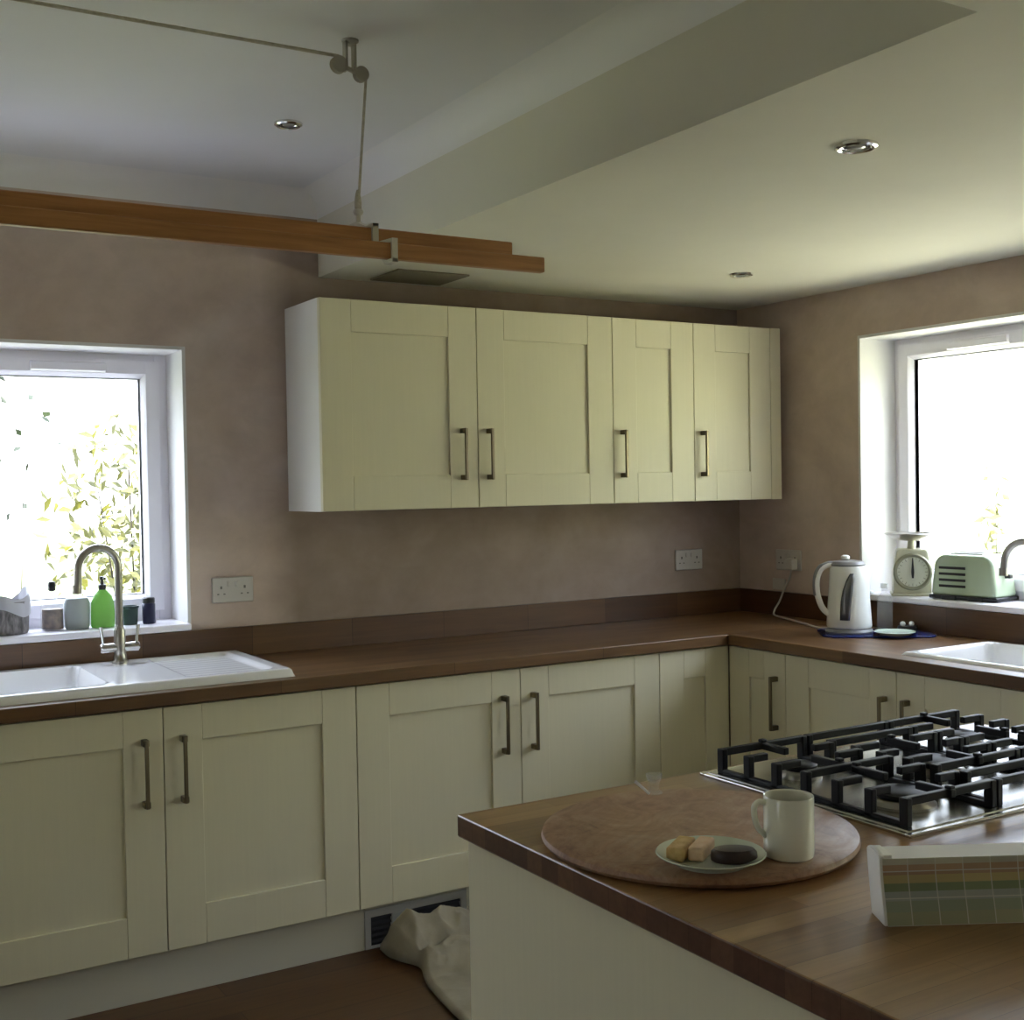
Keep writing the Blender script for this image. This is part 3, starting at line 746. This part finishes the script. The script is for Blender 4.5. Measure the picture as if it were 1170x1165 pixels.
MB().lathe([(.001, .004), (.033, .004), (.0345, 0), (.0365, .002), (.0375, .012), (.0375, .090), (.0368, .0915), (.0355, .090), (.0350, .012), (.001, .010)], n=44).build('cup', M['mug'], mg)
MB().lathe([(.001, .073), (.0352, .073)], n=32, cap=False).build('tea', M['tea'], mg)
hd = (-math.cos(math.radians(-22)), -math.sin(math.radians(-22)))
pts = [(hd[0] * a, hd[1] * a, z) for a, z in ((.036, .082), (.046, .084), (.0535, .077), (.0535, .062), (.048, .045), (.036, .032))]
MB().tube(smooth_path(pts, 5), .0046, 10).build('handle', M['mug'], mg)
# swatch book standing on its long edge
sb = thing('swatch_book', 'pad of colour swatches standing on its edge on the island', 'swatch book', (-2.474, -3.036, .910), math.radians(-29))
SL = .46
front = [(0.002, 0), (0.007, .02), (0.014, .042), (.019, .062), (.021, .083)]
prof = [(y, z) for y, z in front] + [(.072, .084), (.068, .060), (.060, .03), (.054, 0)]
MB().prism([(y + .0008, z) for y, z in prof], 0, SL, 'x').build('pages', M['page'], sb, .001)
pf = [(y - .0006, z) for y, z in front]; pb = [(y + .0006, z) for y, z in front][::-1]
MB().prism(pf + pb, .004, SL - .001, 'x').build('swatch_cover', M['swatch'], sb)
c = MB().tube(smooth_path([(.004, .022, .083), (.004, .045, .089), (.004, .070, .084)], 4), .0035, 8)
c.box(0, .024, .081, .018, .070, .087); c.build('curled_flap', M['page'], sb, .002)
# small clear glass at the back of the board
gl = thing('glass_cup', 'small clear glass behind the round board near the hob corner', 'glass', (-2.352, -2.392, BZ))
MB().lathe([(.001, 0), (.013, 0), (.0155, .002), (.010, .006), (.0075, .014), (.010, .020), (.015, .030), (.0155, .036), (.0145, .036), (.009, .0215), (.001, .018)], n=28).build('bowl', M['clear'], gl)
ss = MB().tube([(0, 0, .003), (-.022, .013, .026)], [.0026, .0034], 8).build('stirrer', M['ceramic'], None)
ss.location = (-2.366, -2.396, BZ); tag(ss, 'short white stick tilted beside the small clear glass', 'stick')

# ------------------------------------------------------------------ things on the right worktop
mt = thing('worktop_board', 'dark navy glass board under the kettle', 'board', (-.190, -.955, .910), math.radians(-38))
W2, D2, rr = .205, .118, .05
out = []
for cx, cy, a0 in ((W2 - rr, D2 - rr, 0), (-W2 + rr, D2 - rr, PI / 2), (-W2 + rr, -D2 + rr, PI), (W2 - rr, -D2 + rr, 1.5 * PI)):
    for k in range(9): out.append((cx + rr * math.cos(a0 + k * PI / 16), cy + rr * math.sin(a0 + k * PI / 16)))
MB().prism(out, .0005, .007, 'z').build('board_top', M['navy_mat'], mt, .002)
KZ = .9175
kd = Vector((.857, -.515, 0)); kn = Vector((-.515, -.857, 0))
kt = thing('kettle', 'white jug kettle on its base beside the right window', 'kettle', (-.262, -.893, KZ), math.atan2(kd.y, kd.x))
MB().lathe([(.001, 0), (.086, 0), (.088, .006), (.084, .014), (.078, .018), (.001, .018)], n=40).build('power_base', M['kettle_grey'], kt)
kb = MB().lathe([(.001, .0195), (.080, .0195), (.083, .026), (.081, .06), (.076, .13), (.071, .20), (.069, .245), (.066, .250), (.001, .251)], n=48)
for vv in kb.bm.verts:       # pull a pouring lip out on +x
    if vv.co.z > .18 and vv.co.x > .02:
        t = (vv.co.z - .18) / .07; k = max(0, 1 - abs(vv.co.y) / .05)
        vv.co.x += .034 * t * k
body = kb.build('jug', M['kettle'], kt)
MB().lathe([(.001, .250), (.064, .250), (.066, .256), (.058, .266), (.020, .272), (.001, .273)], (-.004, 0, 0), 40).build('lid', M['kettle_grey'], kt)
MB().lathe([(.012, .272), (.017, .278), (.016, .286), (.008, .290), (.001, .2905)], (-.012, 0, 0), 20).build('lid_knob', M['kettle'], kt)
hp = [(-.050, 0, .252), (-.078, 0, .253), (-.104, 0, .238), (-.119, 0, .205), (-.121, 0, .165), (-.113, 0, .125), (-.098, 0, .090), (-.074, 0, .068)]
hs = MB(); sp = smooth_path(hp, 5)
hs.tube(sp, .0115, 12); hh = hs.build('handle', M['kettle'], kt)
hs = MB(); hs.tube([p + Vector((-.006 if p.z < .245 else 0, 0, .006 if p.z > .20 else 0)) for p in sp[:24]], .009, 10); hs.build('handle_grip', M['kettle_grey'], hh)
wn = MB()     # water window on the side facing the room
prev = None; zz = [.052, .08, .12, .16, .20, .225]; ww = [.016, .017, .018, .017, .013, .007]; off = [-.036, -.034, -.030, -.024, -.015, -.008]
def rad(z): return .083 - (.083 - .069) * (z - .026) / .219 + .0018
rows_ = []
for z, w_, o_ in zip(zz, ww, off):
    rw = []
    for k in range(5):
        x = o_ + w_ * (k / 2 - 1); R_ = rad(z); rw.append(wn.bm.verts.new((x, -math.sqrt(R_ * R_ - x * x), z)))
    rows_.append(rw)
for a, b in zip(rows_, rows_[1:]):
    for k in range(4): wn.bm.faces.new((a[k], a[k + 1], b[k + 1], b[k]))
wn = wn.build('water_window', M['kettle_win'], kt)
sm = wn.modifiers.new('solid', 'SOLIDIFY'); sm.thickness = .003; sm.offset = 0
MB().lathe([(.010, -.006), (.013, 0), (.010, .006)], (.078, -.012, .150), 12).build('switch', M['kettle'], kt)
gb = thing('glass_bottle', 'slim clear glass bottle beside the kettle spout', 'bottle', (-.105, -.925, KZ))
MB().lathe([(.001, 0), (.026, 0), (.029, .004), (.029, .105), (.024, .125), (.012, .142), (.011, .160), (.001, .160)], n=28).build('glass', M['clear'], gb)
MB().lathe([(.012, .158), (.014, .160), (.014, .176), (.001, .177)], n=20).build('stopper', M['kettle'], gb)
ds = tag(MB().lathe([(.001, .001), (.05, .001), (.058, .004), (.072, .012), (.075, .014), (.071, .0155), (.056, .008), (.001, .006)], n=40).build('glass_dish', M['green_glass'], None),
    'flat pale green glass dish on the navy board by the kettle', 'dish'); ds.location = (-.205, -1.060, KZ)
et = thing('tea_strainer', 'small dark holder with two shiny white tops on the navy board', 'holder', (-.115, -1.010, KZ))
et.location = (-.075, -1.005, KZ)
MB().lathe([(.001, 0), (.030, 0), (.034, .008), (.031, .020), (.001, .021)], n=28, sx=1.2).build('tray', M['black'], et)
for s in (-1, 1): MB().lathe([(.001, .019), (.009, .021), (.011, .028), (.008, .035), (.001, .037)], (.0165 * s * .86, -.0165 * s * .51, 0), 18).build('ball', M['ceramic'], et)

# ------------------------------------------------------------------ right sill
SZ = 1.0375
sc_ = thing('kitchen_scales', 'cream retro kitchen scales with round dial on the right sill', 'scales', (.068, -.905, SZ), math.radians(-45))
MB().prism([(-.072, .008), (.072, .008), (.066, .12), (.058, .172), (.050, .180), (-.050, .180), (-.058, .172), (-.066, .12)], -.052, .052, 'y').build('case', M['creamscale'], sc_, .006, seg=3)
MB().box(-.078, -.060, 0, .078, .056, .012).build('foot_plate', M['creamscale'], sc_, .004)
R90 = Matrix.Rotation(PI / 2, 3, 'X')
MB().lathe([(.070, .0), (.072, .010), (.066, .018), (.057, .0145)], (0, -.048, .094), 44, M4=R90, cap=False).build('dial_ring', M['olive_ring'], sc_)
dl = MB().lathe([(.001, .012), (.064, .012)], (0, -.048, .094), 44, M4=R90, cap=False).build('dial', M['dial'], sc_)
tk = MB()
for k in range(24):
    a = k * PI / 12; r0 = .050 if k % 2 else .045
    c, s = math.sin(a), math.cos(a); n = Vector((s, 0, -c)) * .0011
    p0 = Vector((c * r0, -.0612, .094 + s * r0)); p1 = Vector((c * .055, -.0612, .094 + s * .055))
    tk.bm.faces.new([tk.bm.verts.new(q) for q in (p0 + n, p0 - n, p1 - n, p1 + n)])
tk.build('tick_marks', M['olive_ring'], dl)
MB().prism([(-.0035, .070), (.0035, .070), (.0055, .094), (.0045, .108), (.0015, .148), (-.0015, .148), (-.0045, .108), (-.0055, .094)], -.066, -.0625, 'y').build('pointer', M['black'], sc_)
MB().tube([(0, 0, .180), (0, 0, .212)], [.016, .012], 16).build('pan_stem', M['creamscale'], sc_)
MB().lathe([(.001, .212), (.035, .212), (.075, .224), (.098, .238), (.100, .240), (.097, .241), (.074, .228), (.034, .216), (.001, .216)], n=44).build('weighing_pan', M['steel'], sc_)

to = thing('toaster', 'mint green retro toaster on the right sill', 'toaster', (.100, -1.165, SZ), -PI / 2 + math.radians(6))
tw, td, th = .135, .070, .168      # half length, half depth, height
prof = [(-tw, .014), (-tw + .004, .05)]
for k in range(0, 7):
    t = PI - k * PI / 12; prof.append((-tw + .062 + .050 * math.cos(t), th - .050 + .050 * math.sin(t)))
for k in range(0, 7):
    t = PI / 2 - k * PI / 12; prof.append((tw - .062 + .050 * math.cos(t), th - .050 + .050 * math.sin(t)))
prof += [(tw - .004, .05), (tw, .014)]
MB().prism(prof, -td, td, 'y').build('shell', M['mint'], to, .014, seg=4)
MB().box(-tw - .004, -td - .004, .002, tw + .004, td + .004, .016).build('base', M['black'], to, .003)
for sx in (-.055, .055):
    MB().box(sx - .03, -td - .008, 0, sx + .03, -td + .03, .016).build('foot', M['black'], to, .003)
for k in range(4):
    z = .046 + k * .0225
    MB().box(-.098, -td - .0015, z, .012, -td + .002, z + .0095).build('vent_slot', M['slot'], to, .001)
MB().box(-.072, -.034, th - .004, .060, .034, th + .005).build('top_plate', M['steel'], to, .003)
for y in (-.016, .016): MB().box(-.062, y - .008, th + .003, .050, y + .008, th + .0062).build('bread_slot', M['slot'], to)
MB().box(tw - .004, -.010, .085, tw + .018, .010, .100).build('lever', M['black'], to, .003)

# ------------------------------------------------------------------ left sill
bk = thing('wicker_basket', 'grey wicker basket with a white liner on the left sill', 'basket', (-3.085, .088, SZ))
def bask(r0, h, jag=0):
    m = MB().lathe([(.001, .0), (r0 * .92, 0), (r0 * .96, .01), (r0, h), (r0 * .95, h), (r0 * .9, .014), (.001, .012)], n=48, sy=.9)
    return m
bask(.088, .105).build('basket_body', M['wicker'], bk)
m = MB()
ang = lin(0, 2 * PI, 56)
rings = []
for r_, z_ in ((.080, .05), (.083, .125), (.090, .112), (.092, .085), (.0915, .07)):
    rg = []
    for a in ang[:-1]:
        w_ = .006 * math.sin(5 * a + z_ * 30) + .004 * math.sin(11 * a)
        zz_ = z_ + (.016 * math.sin(3 * a + .7) if z_ > .06 else 0) + (.012 * math.sin(2 * a + 2) if z_ > .1 else 0)
        rg.append(m.bm.verts.new(((r_ + w_ * .4) * math.cos(a), (r_ + w_ * .4) * .9 * math.sin(a), zz_)))
    rings.append(rg)
for a, b in zip(rings, rings[1:]):
    for k in range(56): m.bm.faces.new((a[k], a[(k + 1) % 56], b[(k + 1) % 56], b[k]))
m.build('liner', M['bag'], bk, angle=80)
jr = thing('soap_dispenser', 'clear jar of dark contents with a dark pump head on the left sill', 'dispenser', (-2.925, .090, SZ))
MB().lathe([(.001, .004), (.033, .004), (.033, .070), (.001, .071)], n=32).build('contents', M['jarfill'], jr)
MB().lathe([(.001, 0), (.036, 0), (.0375, .004), (.0375, .078), (.030, .092), (.014, .100), (.012, .112), (.001, .112)], n=32).build('jar', M['clear'], jr)
MB().tube([(0, 0, .112), (0, 0, .128)], .005, 10).build('pump_stem', M['clear'], jr)
MB().lathe([(.006, .128), (.012, .132), (.013, .150), (.010, .160), (.001, .162)], n=20).build('pump_head', M['black'], jr)
tb = thing('storage_tub', 'rounded grey tub between the pump jar and the green bottle', 'tub', (-2.850, .075, SZ))
MB().lathe([(.001, 0), (.036, 0), (.039, .006), (.041, .05), (.041, .088), (.036, .102), (.024, .108), (.001, .109)], n=40, sy=.8).build('tub_body', M['greytub'], tb)
gr = thing('washing_up_bottle', 'green washing-up liquid bottle with black pump on the left sill', 'bottle', (-2.768, .070, SZ))
MB().lathe([(.001, 0), (.036, 0), (.0385, .006), (.039, .05), (.037, .085), (.030, .105), (.018, .120), (.012, .126), (.001, .127)], n=40, sy=.75).build('bottle_body', M['soap'], gr)
MB().lathe([(.012, .126), (.013, .130), (.013, .142), (.006, .146), (.005, .158), (.008, .160), (.008, .170), (.001, .171)], n=20).build('pump_top', M['black'], gr)
MB().box(-.001, -.030, .160, .007, .004, .168).build('pump_nozzle', M['black'], gr, .002)
dt = thing('plastic_pot', 'short dark green pot behind the left tap', 'pot', (-2.674, .085, SZ))
MB().lathe([(.001, 0), (.024, 0), (.027, .055), (.029, .057), (.029, .064), (.026, .064), (.024, .052), (.001, .05)], n=32).build('pot_body', M['darkgreen'], dt)
nv = thing('spray_can', 'short dark navy can at the right end of the left sill', 'can', (-2.612, .080, SZ))
MB().lathe([(.001, 0), (.0205, 0), (.022, .003), (.022, .066), (.019, .070), (.001, .070)], n=32).build('can_body', M['navy'], nv)
MB().lathe([(.0205, .0705), (.0205, .086), (.018, .089), (.001, .089)], n=32).build('can_lid', M['black'], nv)

# ------------------------------------------------------------------ dust sheet on the floor
def sheet():
    from mathutils import noise as nz
    lb = [(-.585, -2.072), (-.66, -2.078), (-.72, -2.060), (-.765, -2.035), (-.80, -2.030), (-.86, -2.056), (-.95, -2.082), (-1.06, -2.097), (-1.16, -2.108), (-1.34, -2.125)]
    def left(y):
        for (y1, x1), (y2, x2) in zip(lb, lb[1:]):
            if y1 >= y >= y2:
                t = (y - y1) / (y2 - y1); t = t * t * (3 - 2 * t) if False else t
                return x1 + (x2 - x1) * t
        return lb[-1][1]
    m = MB(); NI, NJ = 120, 190; g = []
    for j in range(NJ + 1):
        y = -.585 - .755 * j / NJ
        xl = sum(left(max(-1.34, min(-.585, y + d))) for d in (-.02, -.01, 0, .01, .02)) / 5
        row = []
        for i in range(NI + 1):
            x = xl + (-1.62 - xl) * i / NI
            e = min(x - xl, -.585 - y + .004)
            heap = .085 * math.exp(-((y + .672) / .075) ** 2) * (.80 + .25 * math.sin(x * 13 + 2.2)) + .030 * math.exp(-((y + .80) / .05) ** 2)
            k = sstep(-.98, -.80, y)
            p_ = Vector((x * 5.5 + y * 2.5, y * 7.5 - x * 3.0, .7))
            f1 = 1 - abs(nz.noise(p_)) * 2.2
            f2 = 1 - abs(nz.noise(p_ * 2.3 + Vector((3, 1, 0)))) * 2.0
            z = .005 + min(1, max(0, e) / .018) ** .5 * (.012 + heap) + k * min(1, max(0, e) / .05) * (.034 * max(0, f1) ** 2 + .013 * max(0, f2) ** 2) + (1 - k) * .004 * max(0, f1)
            z -= .020 * math.exp(-((y + .765 - .10 * (x + 2.03)) / .014) ** 2) * min(1, max(0, e) / .03)
            row.append(m.bm.verts.new((x, y, max(.003, z))))
        g.append(row)
    for j in range(NJ):
        for i in range(NI): m.bm.faces.new((g[j][i], g[j][i + 1], g[j + 1][i + 1], g[j + 1][i]))
    o = m.build('dust_sheet', M['dustsheet'], None, angle=80)
    s_ = o.modifiers.new('solid', 'SOLIDIFY'); s_.thickness = .003; s_.offset = 0
    return o
tag(sheet(), 'crumpled beige dust sheet on the floor behind the island', 'dust sheet')

# ------------------------------------------------------------------ garden
struct(MB().box(-7, .32, -.30, .55, 2.0, -.28).build('bounce_patio', M['bounce_patio'], smooth=False), 'added pale grey paving outside the left window, unseen, to bounce light in', 'bounce_patio')  # unseen paving, added to bounce cool light onto the left ceiling
struct(MB().box(.55, -12, -.30, 8, 9, -.285).build('bounce_terrace', M['gravel'], smooth=False), 'added pale gravel outside the right window, unseen, to bounce light in', 'gravel')  # unseen gravel strip, added to bounce warm light through the right window
struct(MB().box(-40, -40, -.32, 60, 60, -.30).build('lawn', M['lawn'], smooth=False), 'sunlit lawn outside the windows', 'lawn')
def shrub(name, label, loc, rx, ry, h, n, size, m, base=.25, stems=5, seed=1, sr=.010):
    rnd = random.Random(seed)
    r = thing(name, label, 'shrub', loc)
    s = MB()
    for k in range(stems):
        a = rnd.random() * 2 * PI; t = rnd.uniform(.2, .8)
        s.tube(smooth_path([(0, 0, 0), (rx * .3 * math.cos(a), ry * .3 * math.sin(a), h * .4), (rx * t * math.cos(a), ry * t * math.sin(a), h * rnd.uniform(.75, .95))], 4), [sr - sr * .085 * i for i in range(9)], 6)
    s.build('stem', M['bark'], r)
    f = MB()
    for k in range(n):
        while True:
            x, y, z = rnd.uniform(-1, 1), rnd.uniform(-1, 1), rnd.uniform(-1, 1)
            if x * x + y * y + z * z < 1: break
        c = Vector((x * rx, y * ry, h * (base + (1 - base) * (z + 1) / 2)))
        u = Vector((rnd.gauss(0, 1), rnd.gauss(0, 1), rnd.gauss(0, 1))).normalized(); w_ = u.orthogonal().normalized(); q = u.cross(w_)
        L_ = size * rnd.uniform(.7, 1.3)
        v0, v1, v2, v3 = c - u * L_, c + w_ * L_ * .45 + q * L_ * .12, c + u * L_, c - w_ * L_ * .45 + q * L_ * .12
        a, b, cc, d = [f.bm.verts.new(t) for t in (v0, v1, v2, v3)]
        f.bm.faces.new((a, b, cc)); f.bm.faces.new((a, cc, d))
    f.build('foliage', m, r, weld=False)
    return r
shrub('garden_shrub', 'yellow-green leafy shrub outside the left window beside its right jamb', (-1.62, 4.2, -.30), .62, .5, 2.35, 620, .056, M['leaf_yellow'], .3, 6, 3)
shrub('garden_tree', 'sparse thin sapling with scattered leaves outside the left window', (-2.55, 3.6, -.30), .35, .4, 3.4, 46, .042, M['leaf_dark'], .4, 3, 5, .0025)
shrub('garden_shrub', 'small sprig of leaves outside the right window', (3.6, 1.40, -.30), .10, .12, 1.95, 46, .05, M['leaf_yellow'], .5, 3, 8, .004)

from mathutils import noise as nz_
hm = MB()  # unseen hedge, added to block low sky and reflect green light
def hedge_pt(u, v):      # u along the row, v round the section: face, top, back
    y = -9.0 + 8.3 * u
    sec = [(3.9, -.30), (3.85, .9), (3.9, 2.1), (4.1, 2.75), (4.6, 2.8), (4.95, 2.3), (5.0, -.30)]
    t = v * (len(sec) - 1); i = min(int(t), len(sec) - 2); t -= i
    x = sec[i][0] + (sec[i + 1][0] - sec[i][0]) * t; z = sec[i][1] + (sec[i + 1][1] - sec[i][1]) * t
    d = .10 * nz_.noise(Vector((x * 2, y * 2, z * 2))) + .06 * nz_.noise(Vector((x * 7, y * 7, z * 7)))
    return Vector((x + d * (-1 if v < .5 else 1), y, z + (d if .4 < v < .75 else 0)))
hg = [[hm.bm.verts.new(hedge_pt(i / 160, j / 60)) for j in range(61)] for i in range(161)]
for i in range(160):
    for j in range(60): hm.bm.faces.new((hg[i][j], hg[i + 1][j], hg[i + 1][j + 1], hg[i][j + 1]))
hm.bm.faces.new([v_ for v_ in hg[0]]); hm.bm.faces.new([v_ for v_ in hg[-1]][::-1])
tag(hm.build('screen_hedge', M['hedge'], None, angle=80), 'added tall clipped green hedge beyond the right wall, unseen, to screen sky and tint light', 'hedge')

# ------------------------------------------------------------------ light
wd = bpy.data.worlds.new('sky'); sc.world = wd; wd.use_nodes = True
bg = wd.node_tree.nodes['Background']
wt_ = wd.node_tree; tcw = wt_.nodes.new('ShaderNodeTexCoord'); sxw = wt_.nodes.new('ShaderNodeSeparateXYZ')
wt_.links.new(tcw.outputs['Generated'], sxw.inputs[0])
# overcast sky: the zenith about three times as bright as the horizon
skyc = ramp(wt_, sxw.outputs['Z'], [(0.0, (0.22, 0.225, 0.24)), (0.35, (0.36, 0.40, 0.49)), (1.0, (0.62, 0.69, 0.85))])
wt_.links.new(skyc, bg.inputs['Color']); bg.inputs['Strength'].default_value = 2.2
su = bpy.data.lights.new('sun', 'SUN'); su.energy = 6.5; su.color = (1, .96, .89); su.angle = .01
so = bpy.data.objects.new('sun', su); col.objects.link(so)
so.rotation_euler = Vector((.42, .16, -.89)).to_track_quat('-Z', 'Y').to_euler()
def portal(loc, rot, sx, sy):
    l = bpy.data.lights.new('window_portal', 'AREA'); l.shape = 'RECTANGLE'; l.size = sx; l.size_y = sy; l.cycles.is_portal = True
    o = bpy.data.objects.new('window_portal', l); col.objects.link(o); o.location = loc; o.rotation_euler = rot
portal(((LW['x0'] + LW['x1']) / 2, .285, 1.5), (-PI / 2, 0, 0), 1.66, .97)
portal((XL - .19, (DY0 + DY1) / 2, (DZ0 + DZ1) / 2), (0, -PI / 2, 0), .65, .37)
portal((.285, (RW['y0'] + RW['y1']) / 2, 1.54), (0, PI / 2, 0), 1.05, 1.27)
portal((.285, sum(RW2) / 2, 1.54), (0, PI / 2, 0), 1.05, 1.30)

# ------------------------------------------------------------------ camera
F, yaw, pitch, roll = 1386.52, .5446393, -.0218398, -.0168933
fw = Vector((math.sin(yaw), math.cos(yaw), 0)); rt = Vector((math.cos(yaw), -math.sin(yaw), 0)); up = Vector((0, 0, 1))
f2 = fw * math.cos(pitch) + up * math.sin(pitch); u2 = up * math.cos(pitch) - fw * math.sin(pitch)
r3 = rt * math.cos(roll) + u2 * math.sin(roll); u3 = u2 * math.cos(roll) - rt * math.sin(roll)
cam = bpy.data.cameras.new('camera'); co = bpy.data.objects.new('camera', cam); col.objects.link(co)
cam.sensor_width = 36; cam.lens = F / 1170 * 36; cam.clip_start = .05
Mx = Matrix((r3, u3, -f2)).transposed().to_4x4(); Mx.translation = (-3.69668, -4.13168, 1.49674)
co.matrix_world = Mx
sc.camera = co
sc.view_settings.view_transform = 'Standard'; sc.view_settings.look = 'None'; sc.view_settings.gamma = 1
sc.view_settings.exposure = 3.33
sc.cycles.use_denoising = True
sc.cycles.max_bounces = 14; sc.cycles.diffuse_bounces = 8; sc.cycles.transparent_max_bounces = 16
sc.cycles.sample_clamp_indirect = 8
